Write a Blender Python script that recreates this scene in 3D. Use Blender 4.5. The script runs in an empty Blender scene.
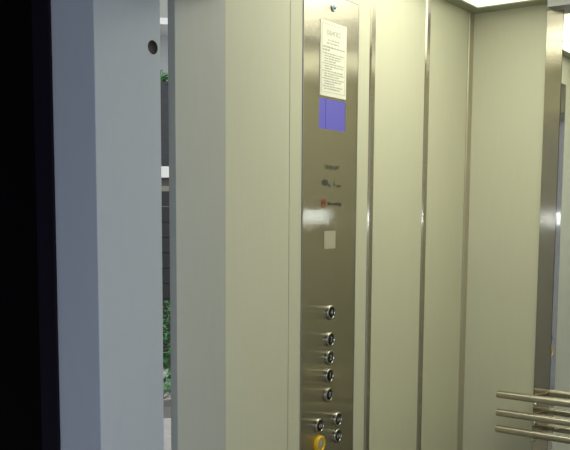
import bpy, bmesh, math, random
from mathutils import Vector, Matrix
random.seed(7)
S = bpy.context.scene
COL = S.collection

# ------------------------------------------------------------------ materials
def mat(name, color, rough=.5, metal=0.0, spec=.5, emit=None, estr=0.0, aniso=0.0, brush=2.6, along=None, grain=None, noise=None, coat=0.0):
    m = bpy.data.materials.new(name); m.use_nodes = True
    nt = m.node_tree; b = nt.nodes['Principled BSDF']
    b.inputs['Base Color'].default_value = (*color, 1)
    b.inputs['Roughness'].default_value = rough
    b.inputs['Metallic'].default_value = metal
    b.inputs['Specular IOR Level'].default_value = spec
    b.inputs['Coat Weight'].default_value = coat
    if emit:
        b.inputs['Emission Color'].default_value = (*emit, 1)
        b.inputs['Emission Strength'].default_value = estr
    if aniso:
        b.inputs['Anisotropic'].default_value = aniso
        ge = nt.nodes.new('ShaderNodeNewGeometry'); tg = nt.nodes.new('ShaderNodeVectorMath'); tg.operation = 'CROSS_PRODUCT'
        tg.inputs[1].default_value = (0, 0, 1)          # grooves run upright, highlights spread sideways
        if along:                                       # grooves run round a tube, highlights spread along it
            tg.inputs[0].default_value = along; tg.operation = 'NORMALIZE'
        if not along: nt.links.new(ge.outputs['Normal'], tg.inputs[0])
        nt.links.new(tg.outputs[0], b.inputs['Tangent'])
        # brushing: fine upright scratches tilt the surface a little to either side
        tc0 = nt.nodes.new('ShaderNodeTexCoord'); mp0 = nt.nodes.new('ShaderNodeMapping'); mp0.inputs['Scale'].default_value = (5200, 5200, 1100) if not along else (5200, 900, 900)
        n0 = nt.nodes.new('ShaderNodeTexNoise'); n0.inputs['Scale'].default_value = 1; n0.inputs['Detail'].default_value = 1
        k0 = nt.nodes.new('ShaderNodeMath'); k0.operation = 'MULTIPLY_ADD'; k0.inputs[1].default_value = brush; k0.inputs[2].default_value = -brush / 2
        sc0 = nt.nodes.new('ShaderNodeVectorMath'); sc0.operation = 'SCALE'; ad0 = nt.nodes.new('ShaderNodeVectorMath'); ad0.operation = 'ADD'
        no0 = nt.nodes.new('ShaderNodeVectorMath'); no0.operation = 'NORMALIZE'
        nt.links.new(tc0.outputs['Object'], mp0.inputs[0]); nt.links.new(mp0.outputs[0], n0.inputs[0]); nt.links.new(n0.outputs['Fac'], k0.inputs[0])
        nt.links.new(tg.outputs[0], sc0.inputs[0]); nt.links.new(k0.outputs[0], sc0.inputs['Scale'])
        nt.links.new(ge.outputs['Normal'], ad0.inputs[0]); nt.links.new(sc0.outputs[0], ad0.inputs[1]); nt.links.new(ad0.outputs[0], no0.inputs[0])
        nt.links.new(no0.outputs[0], b.inputs['Normal'])
    if grain or noise:
        tc = nt.nodes.new('ShaderNodeTexCoord'); mp = nt.nodes.new('ShaderNodeMapping')
        nt.links.new(tc.outputs['Object'], mp.inputs[0])
        sc_, amt, bump = grain or noise
        mp.inputs['Scale'].default_value = sc_
        n = nt.nodes.new('ShaderNodeTexNoise'); n.inputs['Scale'].default_value = 1; n.inputs['Detail'].default_value = 3
        nt.links.new(mp.outputs[0], n.inputs[0])
        mix = nt.nodes.new('ShaderNodeMix'); mix.data_type = 'RGBA'
        mix.inputs[6].default_value = (*[c * (1 - amt) for c in color], 1)
        mix.inputs[7].default_value = (*[min(1, c * (1 + amt)) for c in color], 1)
        nt.links.new(n.outputs['Fac'], mix.inputs[0]); nt.links.new(mix.outputs[2], b.inputs['Base Color'])
        if bump:
            bp = nt.nodes.new('ShaderNodeBump'); bp.inputs['Strength'].default_value = bump; bp.inputs['Distance'].default_value = .001
            nt.links.new(n.outputs['Fac'], bp.inputs['Height']); nt.links.new(bp.outputs[0], b.inputs['Normal'])
    return m

M = {}
M['beige'] = mat('beige_laminate', (.575, .57, .445), .42, spec=.35, grain=((260, 260, 9), .035, .03))
M['ceiling'] = mat('ceiling_paint', (.33, .34, .26), .6, noise=((30, 30, 30), .03, 0))
M['landing_grey'] = mat('blue_grey_enamel', (.42, .455, .51), .38, spec=.35, noise=((55, 55, 14), .03, .02))
M['grey'] = mat('grey_enamel', (.425, .435, .405), .38, spec=.35, noise=((55, 55, 14), .03, .02))
M['steel'] = mat('brushed_steel', (.50, .46, .38), .14, 1, aniso=1.0, grain=((420, 420, 3), .05, 0))
M['steel_dark'] = mat('satin_steel_edge', (.42, .38, .32), .3, 1, aniso=.6)
M['satin'] = mat('satin_aluminium', (.36, .36, .38), .45, .8)
M['corner'] = mat('bronze_anodised_strip', (.44, .41, .31), .42, .5)
M['chrome'] = mat('chrome', (.80, .79, .76), .12, 1)
M['tube'] = mat('satin_tube_steel', (.60, .56, .47), .24, 1, aniso=.95, brush=2.0, along=(1, 0, 0))
M['ring'] = mat('dull_chrome_ring', (.40, .39, .345), .2, 1)
M['mirror'] = mat('mirror_glass', (.86, .88, .86), .01, 1)
M['black'] = mat('black_plastic', (.010, .009, .011), .5, spec=.15)
M['dark_gap'] = mat('dark_gap', (.03, .03, .028), .7)
M['white_ink'] = mat('pale_grey_print', (.40, .39, .38), .5)
M['ink'] = mat('dark_print', (.05, .05, .045), .6)
M['grey_ink'] = mat('grey_print', (.28, .29, .26), .7)
M['red_ink'] = mat('red_print', (.45, .03, .03), .6)
M['paper'] = mat('cream_paper', (.80, .79, .68), .7, noise=((80, 80, 80), .02, 0))
M['yellow'] = mat('yellow_plastic', (.78, .48, .012), .3)
M['pale_yellow'] = mat('worn_yellow_face', (.42, .34, .14), .4)
M['sticker'] = mat('pale_sticker', (.43, .40, .31), .6)
M['screen'] = mat('blue_lcd', (.02, .02, .08), .25, emit=(.185, .16, .66), estr=.60)
M['screen_dim'] = mat('blue_lcd_divider', (.02, .02, .08), .25, emit=(.10, .085, .55), estr=.55)
M['diffuser'] = mat('lamp_diffuser', (.8, .8, .75), .5, emit=(.985, .985, .795), estr=2.95)
M['lens'] = mat('led_lens', (.35, .55, .6), .05, .6, coat=1)
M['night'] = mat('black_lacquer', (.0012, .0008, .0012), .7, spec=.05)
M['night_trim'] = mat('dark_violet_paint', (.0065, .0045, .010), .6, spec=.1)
M['landing_floor'] = mat('landing_tile', (.22, .22, .21), .6, noise=((8, 8, 8), .15, 0))
M['car_floor'] = mat('rubber_floor', (.11, .105, .09), .6, noise=((60, 60, 60), .25, 0))
M['paving'] = mat('pale_paving', (.50, .50, .48), .8, noise=((14, 14, 14), .22, 0))
M['kerb'] = mat('dark_kerb', (.13, .135, .13), .8, noise=((30, 30, 30), .2, 0))
M['leaf'] = mat('green_leaf', (.07, .27, .08), .45, noise=((18, 18, 18), .55, 0))
M['wood'] = mat('shrub_wood', (.08, .055, .035), .8)
M['fence'] = mat('dark_fence', (.010, .0105, .0115), .6, noise=((20, 20, 90), .4, 0))
M['white_beam'] = mat('white_render', (.62, .63, .62), .7)
M['olive'] = mat('olive_render', (.20, .20, .16), .8)
M['slate'] = mat('slate_tile', (.026, .030, .034), .7, noise=((12, 12, 30), .5, 0))
M['facade'] = mat('pale_render', (.60, .62, .58), .85, noise=((4, 4, 4), .06, 0))
M['recess'] = mat('shaded_render', (.27, .29, .26), .85)
M['glass'] = mat('window_glass', (.08, .10, .10), .08, spec=.8)

# the lamps are strongest along the tube that runs across the middle of the car
nt = M['diffuser'].node_tree; ge = nt.nodes.new('ShaderNodeNewGeometry'); sx = nt.nodes.new('ShaderNodeSeparateXYZ')
mr = nt.nodes.new('ShaderNodeMath'); mr.operation = 'SUBTRACT'; mr.inputs[1].default_value = 1.98
ab = nt.nodes.new('ShaderNodeMath'); ab.operation = 'ABSOLUTE'
mp_ = nt.nodes.new('ShaderNodeMapRange'); mp_.interpolation_type = 'SMOOTHSTEP'
for i_, v_ in zip((1, 2, 3, 4), (0.0, .42, 5.4, 1.05)): mp_.inputs[i_].default_value = v_
nt.links.new(ge.outputs['Position'], sx.inputs[0]); nt.links.new(sx.outputs['Y'], mr.inputs[0]); nt.links.new(mr.outputs[0], ab.inputs[0])
nt.links.new(ab.outputs[0], mp_.inputs[0]); nt.links.new(mp_.outputs[0], nt.nodes['Principled BSDF'].inputs['Emission Strength'])

# ------------------------------------------------------------------ helpers
def box(bm, x0, x1, y0, y1, z0, z1):
    vs = [bm.verts.new((x, y, z)) for x in (x0, x1) for y in (y0, y1) for z in (z0, z1)]
    for f in ((0, 1, 3, 2), (4, 6, 7, 5), (0, 4, 5, 1), (2, 3, 7, 6), (0, 2, 6, 4), (1, 5, 7, 3)):
        bm.faces.new([vs[i] for i in f])
    return bm

def B(*a):
    return box(bmesh.new(), *a)

def frame_of(d):
    d = Vector(d).normalized()
    a = Vector((0, 0, 1)) if abs(d.z) < .9 else Vector((0, 1, 0))
    u = d.cross(a).normalized(); v = d.cross(u).normalized()
    return d, u, v

def lathe(bm, base, axis, prof, n=40):
    """prof: list of (radius, height along axis), radius 0 closes."""
    d, u, v = frame_of(axis); base = Vector(base); rings = []
    for r, h in prof:
        c = base + d * h
        if r < 1e-7:
            rings.append([bm.verts.new(c)])
        else:
            rings.append([bm.verts.new(c + (u * math.cos(2 * math.pi * i / n) + v * math.sin(2 * math.pi * i / n)) * r) for i in range(n)])
    for A, Bq in zip(rings, rings[1:]):
        for i in range(n):
            j = (i + 1) % n
            f = [A[i % len(A)], A[j % len(A)], Bq[j % len(Bq)], Bq[i % len(Bq)]]
            f = list(dict.fromkeys(f))
            if len(f) > 2: bm.faces.new(f)
    return bm

def tube(bm, pts, r, n=20):
    pts = [Vector(p) for p in pts]; rings = []
    d0 = (pts[1] - pts[0]).normalized(); _, u, v = frame_of(d0)
    for k, p in enumerate(pts):
        a = pts[max(0, k - 1)]; b = pts[min(len(pts) - 1, k + 1)]
        d = (b - a).normalized(); u = (u - d * u.dot(d)).normalized(); v = d.cross(u)
        rings.append([bm.verts.new(p + (u * math.cos(2 * math.pi * i / n) + v * math.sin(2 * math.pi * i / n)) * r) for i in range(n)])
    for A, Bq in zip(rings, rings[1:]):
        for i in range(n):
            bm.faces.new([A[i], A[(i + 1) % n], Bq[(i + 1) % n], Bq[i]])
    bm.faces.new(rings[0][::-1]); bm.faces.new(rings[-1])
    return bm

def wpos(o):
    v = Vector((0, 0, 0))
    while o: v += o.location; o = o.parent
    return v

def obj(name, bm, m, parent=None, smooth=False, bevel=0, kind=None, origin=None):
    """bm holds world coordinates; it is rebased to its own origin (or its parent's)."""
    bmesh.ops.recalc_face_normals(bm, faces=bm.faces)
    if bevel:
        bmesh.ops.bevel(bm, geom=list(bm.edges), offset=bevel, segments=2, affect='EDGES', profile=.7)
    base = wpos(parent) if parent else Vector((0, 0, 0))
    if origin is None:
        co = [v.co for v in bm.verts]
        origin = Vector([(min(c[i] for c in co) + max(c[i] for c in co)) / 2 for i in (0, 1)] + [min(c[2] for c in co)])
    origin = Vector(origin)
    for v in bm.verts: v.co -= origin
    me = bpy.data.meshes.new(name); bm.to_mesh(me); bm.free()
    if smooth:
        for p in me.polygons: p.use_smooth = True
        me.set_sharp_from_angle(angle=math.radians(40))
    me.materials.append(M[m])
    o = bpy.data.objects.new(name, me); COL.objects.link(o)
    if parent: o.parent = parent
    o.location = origin - base
    if kind: o['kind'] = kind
    return o

def tag(o, label, cat, group=None):
    o['label'] = label; o['category'] = cat
    if group: o['group'] = group
    return o

def thing(name, label, cat, loc=(0, 0, 0), group=None):
    o = bpy.data.objects.new(name, None); COL.objects.link(o)
    o.location = loc; o.empty_display_size = .05
    return tag(o, label, cat, group)

def struct(name, bm, m, label=None, parent=None, bevel=0):
    o = obj(name, bm, m, parent, bevel=bevel)
    if not parent:
        o['kind'] = 'structure'
        if label: o['label'] = label
    return o

def text_bm(body, size, y, z, x, align='CENTER', squash=1.0, depth=.0003, bold=.0):
    """lettering lying on a plane that faces +X, reading along +Y."""
    cu = bpy.data.curves.new('lettering', 'FONT'); cu.body = body; cu.size = size
    cu.align_x = align; cu.align_y = 'CENTER'; cu.extrude = depth; cu.resolution_u = 3; cu.offset = bold
    t = bpy.data.objects.new('lettering', cu); COL.objects.link(t)
    dg = bpy.context.evaluated_depsgraph_get()
    me = bpy.data.meshes.new_from_object(t.evaluated_get(dg))
    bm = bmesh.new(); bm.from_mesh(me)
    mtx = Matrix(((0, 0, 1, x), (squash, 0, 0, y), (0, 1, 0, z), (0, 0, 0, 1)))
    bmesh.ops.transform(bm, matrix=mtx, verts=bm.verts)
    bpy.data.objects.remove(t); bpy.data.curves.remove(cu); bpy.data.meshes.remove(me)
    return bm

# ------------------------------------------------------------------ sizes (metres): X across the car, Y into the car, Z up
W = 1.10            # car width
YF, YI = 1.220, 1.368   # car entrance post, front and inside
YB = 2.592          # back wall
H = 2.1105          # ceiling
DOOR = 0.90
HEAD = 1.925

# ------------------------------------------------------------------ car shell
fl = struct('floor', B(-.05, W + .05, YF, YB + .05, -.06, 0), 'car_floor', 'dark rubber floor of the lift car')
wl = struct('wall_left', B(-.05, -.02, YI, YB + .05, 0, H), 'dark_gap', 'beige panelled side wall of the lift car')
struct('wall_panel', B(-.02, 0, YI, 1.5935, 0, H), 'beige', parent=wl, bevel=.0006)
struct('wall_panel', B(-.02, 0, 1.9735, 2.2605, 0, H), 'beige', parent=wl, bevel=.0006)
struct('wall_panel', B(-.02, 0, 2.2875, 2.556, 0, H), 'beige', parent=wl, bevel=.0006)
def hat(y0, y1, p):
    """folded cover strip: sloping flanks and a flat face."""
    bm = bmesh.new(); prof = [(0, y0), (p, y0 + .0035), (p, y1 - .0035), (0, y1)]
    lo = [bm.verts.new((x, y, 0)) for x, y in prof]; hi = [bm.verts.new((x, y, H)) for x, y in prof]
    for i in range(4):
        j = (i + 1) % 4; bm.faces.new([lo[i], lo[j], hi[j], hi[i]])
    bm.faces.new(lo); bm.faces.new(hi); return bm
struct('trim_1', hat(1.9475, 1.9735, .004), 'steel', 'steel cover strip right of the control panel')
struct('trim_2', hat(2.2605, 2.2875, .004), 'steel', 'steel cover strip between the two plain panels')
bm = bmesh.new()
lo = [bm.verts.new((x, y, 0)) for x, y in ((0, 2.5575), (.004, 2.560), (.004, 2.586), (.0035, YB), (0, YB))]
hi = [bm.verts.new((v.co.x, v.co.y, H)) for v in lo]
for i in range(5):
    j = (i + 1) % 5; bm.faces.new([lo[i], lo[j], hi[j], hi[i]])
bm.faces.new(lo); bm.faces.new(hi)
struct('trim_3', bm, 'corner', 'narrow metal strip in the rear corner of the car')
struct('wall_back', B(-.02, W + .02, YB, YB + .03, 0, H), 'beige', 'beige back wall of the lift car')
wr = struct('wall_right', B(W + .02, W + .05, YI, YB + .03, 0, H), 'dark_gap', 'beige panelled right wall of the lift car')
ys = [YI, 1.66, 1.96, 2.26, YB]
for a, b in zip(ys, ys[1:]):
    struct('wall_panel', B(W, W + .02, a + .001, b - .001, 0, H), 'beige', parent=wr)
struct('ceiling', B(-.05, W + .05, YF, YB + .05, H + .02, H + .05), 'ceiling', 'ceiling of the lift car')
# ceiling apron: the painted border and the bar that surround the two lamps
LX0, LX1, LY = .040, W - .04, ((1.44, 1.979), (1.991, 2.528))
bm = bmesh.new()
box(bm, -.02, LX0, YF, YB, H, H + .02); box(bm, LX1, W + .02, YF, YB, H, H + .02)
box(bm, LX0, LX1, YF, LY[0][0], H, H + .02); box(bm, LX0, LX1, LY[0][1], LY[1][0], H, H + .02); box(bm, LX0, LX1, LY[1][1], YB, H, H + .02)
struct('ceiling_border', bm, 'ceiling', 'painted ceiling border around the light panels')
COL.objects['ceiling_border'].name = 'trim_4'
for (a, b), lab in zip(LY, ('flat ceiling light panel nearer the entrance, seen only in the mirror',
                            'bright flat ceiling light panel near the back wall')):
    t = thing('ceiling_light', lab, 'light', ((LX0 + LX1) / 2, (a + b) / 2, H))
    obj('diffuser', B(LX0 + .0005, LX1 - .0005, a + .0005, b - .0005, H + .003, H + .012), 'diffuser', t)
# entrance posts and header of the car
bm = B(-.018, 0, YF, YI, 0, HEAD + .1)
struct('trim_5', bm, 'grey', 'grey entrance post of the lift car beside the gap', bevel=.0012)
struct('trim_6', B(DOOR, W + .02, YF, YI, 0, HEAD + .1), 'grey', 'grey right entrance return of the lift car')
struct('trim_7', B(-.018, W + .02, YF, YI, HEAD, H), 'grey', 'grey header over the car entrance')

# ------------------------------------------------------------------ car operating panel
XS = .0015
cop = thing('control_panel', 'tall brushed steel lift control panel with blue display and round buttons on the left wall', 'control panel', (0, 1.77, .5))
bm = B(-.02, .0, 1.5955, 1.6435, 0.0, H); box(bm, -.02, 0, 1.8905, 1.9465, 0.0, H)
box(bm, -.02, 0, 1.6435, 1.8905, 2.0050, H); box(bm, -.02, 0, 1.6435, 1.8905, 0, .50)
obj('housing', bm, 'beige', cop)['label'] = 'beige metal surround'
# steel face with a window cut out for the display
DY0, DY1, DZ0, DZ1 = 1.7120, 1.8295, 1.6895, 1.7605
bm = bmesh.new()
fy0, fy1, fz0, fz1 = 1.6465, 1.8875, .5035, 2.0020
box(bm, -.004, XS, fy0, DY0, fz0, fz1); box(bm, -.004, XS, DY1, fy1, fz0, fz1)
box(bm, -.004, XS, DY0, DY1, fz0, DZ0); box(bm, -.004, XS, DY0, DY1, DZ1, fz1)
bmesh.ops.remove_doubles(bm, verts=bm.verts, dist=1e-6)
obj('faceplate', bm, 'steel', cop)
bm = bmesh.new()
e = .0022
box(bm, -.002, XS + .0006, fy0 - e, fy0, fz0, fz1); box(bm, -.002, XS + .0006, fy1, fy1 + .0012, fz0, fz1)
box(bm, -.002, XS + .0006, fy0 - e, fy1 + .0012, fz1, fz1 + .0016)
obj('edge_profile', bm, 'satin', cop)
ds = obj('display', B(-.003, .0008, DY0, DY1, DZ0, DZ1), 'screen', cop); ds['label'] = 'violet blue lit display'
obj('display_bar', B(.0006, .0011, 1.7395, 1.7425, DZ0 + .001, DZ1 - .001), 'screen_dim', ds)
# indicator at the head of the panel
led = obj('indicator_lamp', lathe(bmesh.new(), (XS, 1.7685, 1.9755), (1, 0, 0), [(.0105, -.002), (.0105, .003), (.009, .0045), (.0075, .0045), (.0072, .003), (0, .003)]), 'chrome', cop, True)
obj('lens', lathe(bmesh.new(), (XS + .003, 1.7685, 1.9755), (1, 0, 0), [(.0068, 0), (.006, .003), (.0035, .005), (0, .0056)], 24), 'lens', led, True)

def button(y, z, digit, kind='floor'):
    y -= .0048
    R = .0188 if kind != 'alarm' else .0205
    hgt = .0062 if kind != 'alarm' else .0095
    nm = {'floor': 'floor_button', 'alarm': 'alarm_button', 'door': 'door_button'}[kind]
    prof = [(R, -.001), (R, hgt * .55), (R - .001, hgt * .85), (R - .003, hgt), (R - .0050, hgt * .93), (R - .0063, hgt * .6), (0, hgt * .6)]
    b = obj(nm, lathe(bmesh.new(), (XS, y, z), (1, 0, 0), prof), 'yellow' if kind == 'alarm' else 'ring', cop, True)
    r = R - .0064
    obj('button_face', lathe(bmesh.new(), (XS + hgt * .6, y, z), (1, 0, 0), [(r, 0), (r, .0012), (r - .0007, .0016), (0, .0016)]),
        'pale_yellow' if kind == 'alarm' else 'black', b, True)
    x = XS + hgt * .6 + .0018
    if kind == 'alarm':
        bm = lathe(bmesh.new(), (x - .0002, y, z - .004), (0, 0, 1), [(0, 0), (.0062, 0), (.0058, .0012), (.0040, .004), (.0036, .008), (.0022, .0102), (0, .0108)], 20)
        for v in bm.verts: v.co.x = x + (v.co.x - x) * .12
        for s in (-1, 1):
            pts = [(x, y + s * .0082 * math.cos(a), z + .001 + .0082 * math.sin(a)) for a in [math.radians(q) for q in range(-40, 50, 10)]]
            tube(bm, pts, .0005, 6)
        obj('bell_symbol', bm, 'white_ink', b)
    elif kind == 'door':
        bm = bmesh.new()
        for s in (-1, 1):
            d = 1 if digit == 'open' else -1
            tip = y + s * (.0072 if d > 0 else .0016); bas = y + s * (.0022 if d > 0 else .0066)
            pr = [(tip, z), (bas, z + .0058), (bas, z - .0058)]
            A = [bm.verts.new((x - .0003, p, q)) for p, q in pr]; Bq = [bm.verts.new((x + .0002, p, q)) for p, q in pr]
            bm.faces.new(A); bm.faces.new(Bq)
            for i in range(3): bm.faces.new([A[i], A[(i + 1) % 3], Bq[(i + 1) % 3], Bq[i]])
        box(bm, x - .0003, x + .0002, y - .0005, y + .0005, z - .0058, z + .0058)
        obj('arrow_symbol', bm, 'white_ink', b)
    else:
        obj('numeral', text_bm(digit, .0185, y, z, x), 'white_ink', b)
    return b

for d, (y, z) in zip('43210', ((1.7744, 1.2482), (1.7735, 1.1812), (1.7721, 1.1364), (1.7707, 1.0915), (1.7694, 1.0440))):
    bt = button(y, z, d)
    if d == '0':
        bt.data.materials[0] = M['steel_dark']; bt['label'] = 'dull dark ring at the foot of the column'
button(1.7280, .9743, 'open', 'door'); button(1.8132, .9731, 'close', 'door')
button(1.7280, .9295, '', 'alarm')['label'] = 'yellow ring with a bell'
button(1.8132, .9309, 'close', 'door')
# engraved and printed marks on the steel
XT = XS + .0001
obj('maker_lettering', text_bm('TSUNI LIFT', .0137, 1.7710, 1.5995, XT, depth=.0002, bold=.0003), 'ink', cop)
bm = text_bm('480', .0180, 1.7400, 1.5625, XT, depth=.0002, bold=.0012)
for body, sz, y, z in (('kg', .0110, 1.7600, 1.5580), ('6', .0170, 1.7830, 1.5610), ('pers', .0115, 1.8020, 1.5575), ('-', .012, 1.736, 1.5405), ('-', .012, 1.775, 1.5400)):
    t2 = text_bm(body, sz, y, z, XT, depth=.0002, bold=.0003); me = bpy.data.meshes.new('tmp'); t2.to_mesh(me); t2.free(); bm.from_mesh(me); bpy.data.meshes.remove(me)
obj('load_lettering', bm, 'ink', cop)
obj('no_smoking_lettering', text_bm('No smoking', .0128, 1.7840, 1.5135, XT, depth=.0002, bold=.0003), 'ink', cop)
bm = bmesh.new()
yc, zc = 1.7355, 1.5150
tube(bm, [(XT, yc + .0095 * math.cos(a), zc + .0095 * math.sin(a)) for a in [math.radians(q * 15) for q in range(25)]], .0010, 6)
tube(bm, [(XT, yc - .0065, zc + .0065), (XT, yc + .0065, zc - .0065)], .0009, 6)
sg = obj('no_smoking_sign', bm, 'red_ink', cop); sg['label'] = 'red ring with a bar'
bm = B(XT - .0002, XT + .0003, yc - .0075, yc + .005, zc - .0018, zc + .0014)
tube(bm, [(XT, yc + .0035, zc + .003), (XT, yc + .0045, zc + .006)], .0007, 6)
obj('cigarette_symbol', bm, 'ink', sg)
obj('blank_label', B(XT - .0004, XT + .0005, 1.7400, 1.7900, 1.4050, 1.4480), 'sticker', cop, bevel=.0001)['label'] = 'blank pale square'
bm = bmesh.new()
for zc, rad in ((1.362, 2), (1.318, 3)):
    for i in range(-rad, rad + 1):
        for j in range(-rad, rad + 1):
            if i * i + j * j <= rad * rad + .5:
                lathe(bm, (XS - .0001, 1.775 + i * .0072, zc + j * .0072), (1, 0, 0), [(.0009, 0), (.0009, .00025), (0, .00025)], 8)
obj('speaker_holes', bm, 'steel_dark', cop)

# printed notice over the display
nt_ = thing('notice_sheet', 'cream printed notice sheet in a clear holder above the blue display', 'notice', (XS, 1.771, 1.768))
obj('sheet', B(XS, XS + .0016, 1.7135, 1.8290, 1.7665, 1.9395), 'paper', nt_)
xp = XS + .0017
obj('title', text_bm('ΟΔΗΓΙΕΣ', .0150, 1.7710, 1.9130, xp, depth=.0001), 'grey_ink', nt_)
bm = bmesh.new()
y0, y1, z0, z1, w = 1.7195, 1.8225, 1.7755, 1.9325, .0006
for a in ((y0, y1, z0, z0 + w), (y0, y1, z1 - w, z1), (y0, y0 + w, z0, z1), (y1 - w, y1, z0, z1)):
    box(bm, xp - .0001, xp + .0001, *a)
obj('border_line', bm, 'grey_ink', nt_)
bm = bmesh.new(); bold = bmesh.new()
def words(b, ya, yb, z, h):
    y = ya
    while y < yb - .004:
        l = random.uniform(.004, .013); e_ = min(y + l, yb)
        k = y
        while k < e_ - .0008:                       # letter-like strokes
            box(b, xp - .0001, xp + .0001, k, k + random.uniform(.0007, .0015), z - h * random.uniform(.35, .5), z + h * random.uniform(.3, .5)); k += .0021
        y = e_ + .0022
sub = bmesh.new(); words(sub, 1.745, 1.797, 1.8965, .0034); words(sub, 1.742, 1.800, 1.8895, .0034)
obj('subtitle_text', sub, 'grey_ink', nt_)
words(bold, 1.7245, 1.8190, 1.8800, .0042); words(bold, 1.7245, 1.7560, 1.8730, .0042)
z = 1.8650
for ind, end in ((0, 1), (1, .95), (1, .9), (1, .6), (0, 1), (1, .97), (1, .4), (0, .95), (1, 1), (1, .75), (0, 1), (1, .9), (1, .55), (0, .98), (1, .8)):
    words(bm, 1.7250 + ind * .006, 1.7250 + .093 * end, z, .0032); z -= .0058
obj('body_text', bm, 'grey_ink', nt_); obj('bold_text', bold, 'grey_ink', nt_)

# ------------------------------------------------------------------ mirror unit on the back wall
YM = 2.586
mu = thing('wall_mirror', 'tall mirror with a brushed steel edge strip on the back wall', 'mirror', (.55, YB, .0))
MX0, MX1 = .2360, .8640
obj('backing', B(MX0 + .002, MX1 - .002, YM + .006, YB, .02, 2.0895), 'dark_gap', mu)
obj('mirror_glass', B(.2855, MX1 - .0495, YM + .001, YM + .006, .02, 2.0870), 'mirror', mu)
obj('edge_strip', B(MX0, .2845, YM - .001, YM + .006, .02, 2.0890), 'steel', mu, bevel=.0007)
obj('edge_strip', B(MX1 - .0485, MX1, YM - .001, YM + .006, .02, 2.0890), 'steel', mu, bevel=.0007)
obj('head_strip', B(MX0 + .018, MX1 - .018, 2.530, YB, 2.0870, 2.1103), 'satin', mu, bevel=.0007)

# ------------------------------------------------------------------ handrail
hr = thing('handrail', 'handrail of three horizontal steel tubes across the back wall mirror', 'handrail', (.55, YM, .83))
YR, RR = 2.530, .0118
for z in (.9298, .8722, .8202):
    bm = lathe(bmesh.new(), (.1408, YR, z), (1, 0, 0), [(0, 0), (RR - .002, 0), (RR - .0006, .0006), (RR, .002), (RR, .816), (RR - .0006, .8174), (RR - .002, .818), (0, .818)], 32)
    rl = obj('rail_tube', bm, 'tube', hr, True)
    for x in (.2445, .8555):
        obj('standoff', tube(bmesh.new(), [(x, YM - .0005, z), (x, YR + RR - .001, z)], .005, 16), 'chrome', rl, True)
        obj('fixing_screw', lathe(bmesh.new(), (x - .0025, YM - .001, z - .0300), (0, -1, 0), [(.0078, 0), (.0078, .002), (.0066, .0048), (.004, .0066), (0, .0072)], 24), 'chrome', rl, True)

# ------------------------------------------------------------------ landing
struct('trim_8', B(-.1085, 0, 1.0205, 1.181, 0, HEAD + .2), 'landing_grey', 'grey landing door jamb with a round latch hole', bevel=.002)
jamb = COL.objects['trim_8']
obj('latch_hole', lathe(bmesh.new(), (.0, 1.1610, 1.7905), (1, 0, 0), [(.0125, .0004), (.0118, .0008), (.0108, .0008), (.0100, .0003), (0, .0003)], 32), 'black', jamb, True)
struct('trim_9', B(-.1085, W + .2, 1.0205, 1.181, HEAD, HEAD + .25), 'landing_grey', 'grey header of the landing door frame')
struct('trim_10', B(DOOR, DOOR + .11, 1.0205, 1.181, 0, HEAD), 'landing_grey', 'right jamb of the landing door frame')
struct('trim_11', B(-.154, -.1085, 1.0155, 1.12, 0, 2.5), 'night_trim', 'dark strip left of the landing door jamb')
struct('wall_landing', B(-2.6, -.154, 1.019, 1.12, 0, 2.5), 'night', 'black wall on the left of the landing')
struct('wall_landing_right', B(DOOR + .11, 2.6, 1.0205, 1.12, 0, 2.5), 'landing_grey', 'landing wall right of the door')
struct('floor_landing', B(-2.6, 2.6, -1.6, 1.181, -.06, 0), 'landing_floor', 'grey landing floor')
struct('ceiling_landing', B(-2.6, 2.6, -1.0, 1.22, 2.5, 2.62), 'ceiling', 'slab over the landing')

# ------------------------------------------------------------------ courtyard seen through the gap
CAM = Vector((1.12, 0, 1.5))
ang = math.radians(43.35)
D = Vector((-math.sin(ang), math.cos(ang), 0)); P = Vector((math.cos(ang), math.sin(ang), 0))
def yard(s0, s1, l, r, z0, z1, bm=None):
    """box between distances s0, s1 along the slit's line of sight, l to the left and r to the right of it."""
    bm = bm or bmesh.new(); o = Vector((CAM.x, CAM.y, 0))
    vs = []
    for s in (s0, s1):
        for q in (-l, r):
            for z in (z0, z1): vs.append(bm.verts.new(o + D * s + P * q + Vector((0, 0, z))))
    for f in ((0, 1, 3, 2), (4, 6, 7, 5), (0, 4, 5, 1), (2, 3, 7, 6), (0, 2, 6, 4), (1, 5, 7, 3)):
        bm.faces.new([vs[i] for i in f])
    return bm
struct('floor_courtyard', yard(2.6, 20, 6, 6, -.20, -.02), 'paving', 'pale paved courtyard beyond the gap')
tag(obj('kerb', yard(6.18, 6.40, 3, 3, -.02, .065), 'kerb'), 'dark stone kerb in front of the green hedge, seen through the gap', 'kerb')
# hedge
hd = thing('hedge', 'green leafy hedge seen through the gap behind the kerb', 'hedge', CAM.xy.to_3d() + D * 6.85)
bm = bmesh.new()
def leaf(bm, c, L):
    d = Vector((random.gauss(0, 1), random.gauss(0, 1), random.gauss(0, .7))).normalized(); _, u, v = frame_of(d)
    a = bm.verts.new(c - d * L); b = bm.verts.new(c + d * L); m_ = c + v * L * .15
    p = bm.verts.new(m_ + u * L * .45); q = bm.verts.new(m_ - u * L * .45)
    bm.faces.new([a, p, b]); bm.faces.new([a, b, q])
O = Vector((CAM.x, CAM.y, 0))
for i in range(5200):
    q = random.uniform(-1.6, 1.6)
    s = 6.85 + random.uniform(-.30, .30); z = random.uniform(.0, .76 + .05 * math.sin(q * 9))
    leaf(bm, O + D * s + P * q + Vector((0, 0, z)), random.uniform(.018, .036))
obj('foliage', bm, 'leaf', hd)
bm = bmesh.new()
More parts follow.
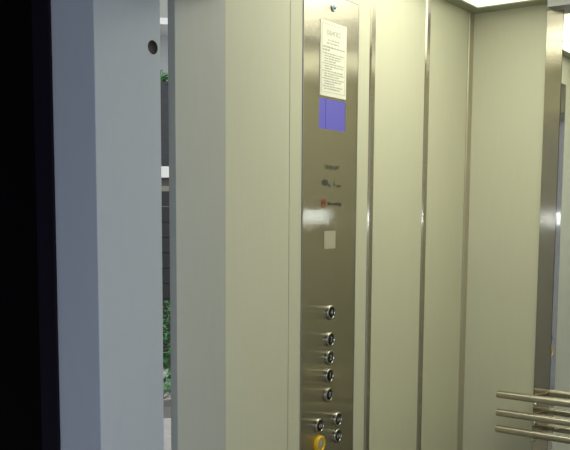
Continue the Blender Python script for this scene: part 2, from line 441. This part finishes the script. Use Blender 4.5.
for i in range(22):
    q = -1.5 + i * .142; a = O + D * (6.85 + random.uniform(-.1, .1)) + P * q
    tube(bm, [a + Vector((0, 0, -.02)), a + Vector((.03, .02, .3)), a + Vector((random.uniform(-.06, .06), 0, .6))], .010, 6)
obj('stems', bm, 'wood', hd)
# slatted fence
fn = thing('fence', 'dark slatted fence behind the hedge, seen through the gap', 'fence', O + D * 8)
bm = bmesh.new()
for k in range(11): yard(8.0, 8.03, 2.5, 2.5, .10 + k * .142,   .10 + k * .142 + .136, bm)
obj('slats', bm, 'fence', fn)
for q in (-2.4, -1.2, .35, 1.4, 2.4):
    obj('post', yard(8.03, 8.10, -q + .03, q + .03, -.02, 1.66), 'fence', fn)
# garden wall with white coping behind it
gw = thing('garden_wall', 'olive garden wall with a white coping above the dark fence', 'wall', O + D * 8.2)
obj('wall_body', yard(8.2, 8.4, 3, 3, -.02, 1.79), 'olive', gw)
obj('coping', yard(8.12, 8.45, 3, 3, 1.785, 1.888), 'white_beam', gw)
# outbuilding with slate roof
ob = thing('outbuilding', 'low outbuilding with a dark slate roof behind the garden wall', 'building', O + D * 9.2)
obj('wall_body', yard(9.3, 10.6, 3, 3, -.02, 2.0), 'olive', ob)
bm = bmesh.new()
for k in range(9):                                  # courses of slates rising away from the wall
    s = 9.0 + k * .13; z = 1.86 + k * .118
    yard(s, s + .16, 3.1, 3.1, z, z + .125, bm)
obj('slate_roof', bm, 'slate', ob)
tf = thing('climbing_plant', 'tuft of bright green leaves above the slate roof', 'plant', O + D * 10.35 + Vector((0, 0, 2.9)))
bm = bmesh.new()
for i in range(500):
    leaf(bm, O + D * (10.3 + random.gauss(0, .12)) + P * random.gauss(.03, .35) + Vector((0, 0, 2.97 + abs(random.gauss(0, .05)))), random.uniform(.02, .045))
obj('foliage', bm, 'leaf', tf)
a = O + D * 10.3
bm = tube(bmesh.new(), [a + P * -.5 + Vector((0, 0, 2.90)), a + Vector((0, 0, 2.96)), a + P * .5 + Vector((0, 0, 2.99))], .012, 6)
obj('stem', bm, 'wood', tf)
# pale apartment block with balconies
ap = thing('apartment_block', 'pale rendered building with balcony slabs beyond the courtyard', 'building', O + D * 15)
obj('wall_body', yard(14.9, 17, 6, 6, -.02, 7.5), 'facade', ap)
for zb in (4.38, 6.9):
    bl = obj('balcony_slab', yard(14.0, 14.9, 4, 2.5, zb, zb + .10), 'white_beam', ap)
    obj('parapet', yard(14.0, 14.08, 4, 2.5, zb + .10, zb + .62), 'recess', bl)
for q0, q1 in ((-3.4, -2.4), (-1.9, -.8), (1.0, 2.0)):
    f = obj('window', yard(14.86, 14.92, -q0, q1, 4.19, 5.5), 'recess', ap)
    obj('pane', yard(14.85, 14.87, -q0 - .06, q1 - .06, 4.60, 5.44), 'glass', f)

# ------------------------------------------------------------------ light
wd = bpy.data.worlds.new('sky'); S.world = wd; wd.use_nodes = True
bg = wd.node_tree.nodes['Background']; bg.inputs[1].default_value = .50
wn = wd.node_tree.nodes; wl_ = wd.node_tree.links
tc = wn.new('ShaderNodeTexCoord'); dt = wn.new('ShaderNodeVectorMath'); dt.operation = 'DOT_PRODUCT'; dt.inputs[1].default_value = (.92, -.25, .30)
rm = wn.new('ShaderNodeValToRGB'); rm.color_ramp.elements[0].position = .68; rm.color_ramp.elements[0].color = (.03, .07, .20, 1)
rm.color_ramp.elements[1].position = 1; rm.color_ramp.elements[1].color = (3.0, 3.2, 3.5, 1)
ma = wn.new('ShaderNodeMath'); ma.operation = 'MULTIPLY_ADD'; ma.inputs[1].default_value = .5; ma.inputs[2].default_value = .5
wl_.new(tc.outputs['Generated'], dt.inputs[0]); wl_.new(dt.outputs['Value'], ma.inputs[0]); wl_.new(ma.outputs[0], rm.inputs[0]); wl_.new(rm.outputs[0], bg.inputs[0])
def lamp(name, kind, loc, energy, color, **kw):
    l = bpy.data.lights.new(name, kind); l.energy = energy; l.color = color
    for k, v in kw.items(): setattr(l, k, v)
    o = bpy.data.objects.new(name, l); COL.objects.link(o); o.location = loc; return o
sun = lamp('sun', 'SUN', (0, 0, 6), 2.6, (1, .93, .82), angle=.02)
sun.rotation_euler = Vector((-.35, .75, -.75)).to_track_quat('-Z', 'Y').to_euler()
fl_ = lamp('camera_flash', 'SPOT', (1.162, .03, 1.452), 8.5, (.78, .89, 1.0), shadow_soft_size=.045, spot_size=math.radians(80), spot_blend=.25)
fl_.rotation_euler = Vector((-.46, .88, -.03)).to_track_quat('-Z', 'Y').to_euler()

# ------------------------------------------------------------------ camera
f, psi, th, ro, cy = 857.69, .616513, .1040446, .0057157, 298.595
r_ = Vector((math.cos(psi), math.sin(psi), 0))
fw = Vector((-math.sin(psi) * math.cos(th), math.cos(psi) * math.cos(th), -math.sin(th)))
u_ = r_.cross(fw)
r = r_ * math.cos(ro) + u_ * math.sin(ro); u = u_ * math.cos(ro) - r_ * math.sin(ro)
cam = bpy.data.cameras.new('camera'); co = bpy.data.objects.new('camera', cam); COL.objects.link(co)
co.matrix_world = Matrix(((r.x, u.x, -fw.x, CAM.x), (r.y, u.y, -fw.y, CAM.y), (r.z, u.z, -fw.z, CAM.z), (0, 0, 0, 1)))
cam.sensor_width = 36; cam.lens = f / 570 * 36; cam.shift_y = (cy - 225) / 570; cam.clip_start = .02
S.camera = co

S.cycles.sample_clamp_indirect = 0; S.cycles.blur_glossy = 0
S.view_settings.view_transform = 'Standard'; S.view_settings.look = 'None'; S.view_settings.gamma = 1
S.view_settings.use_curve_mapping = False; S.view_settings.exposure = 0.0
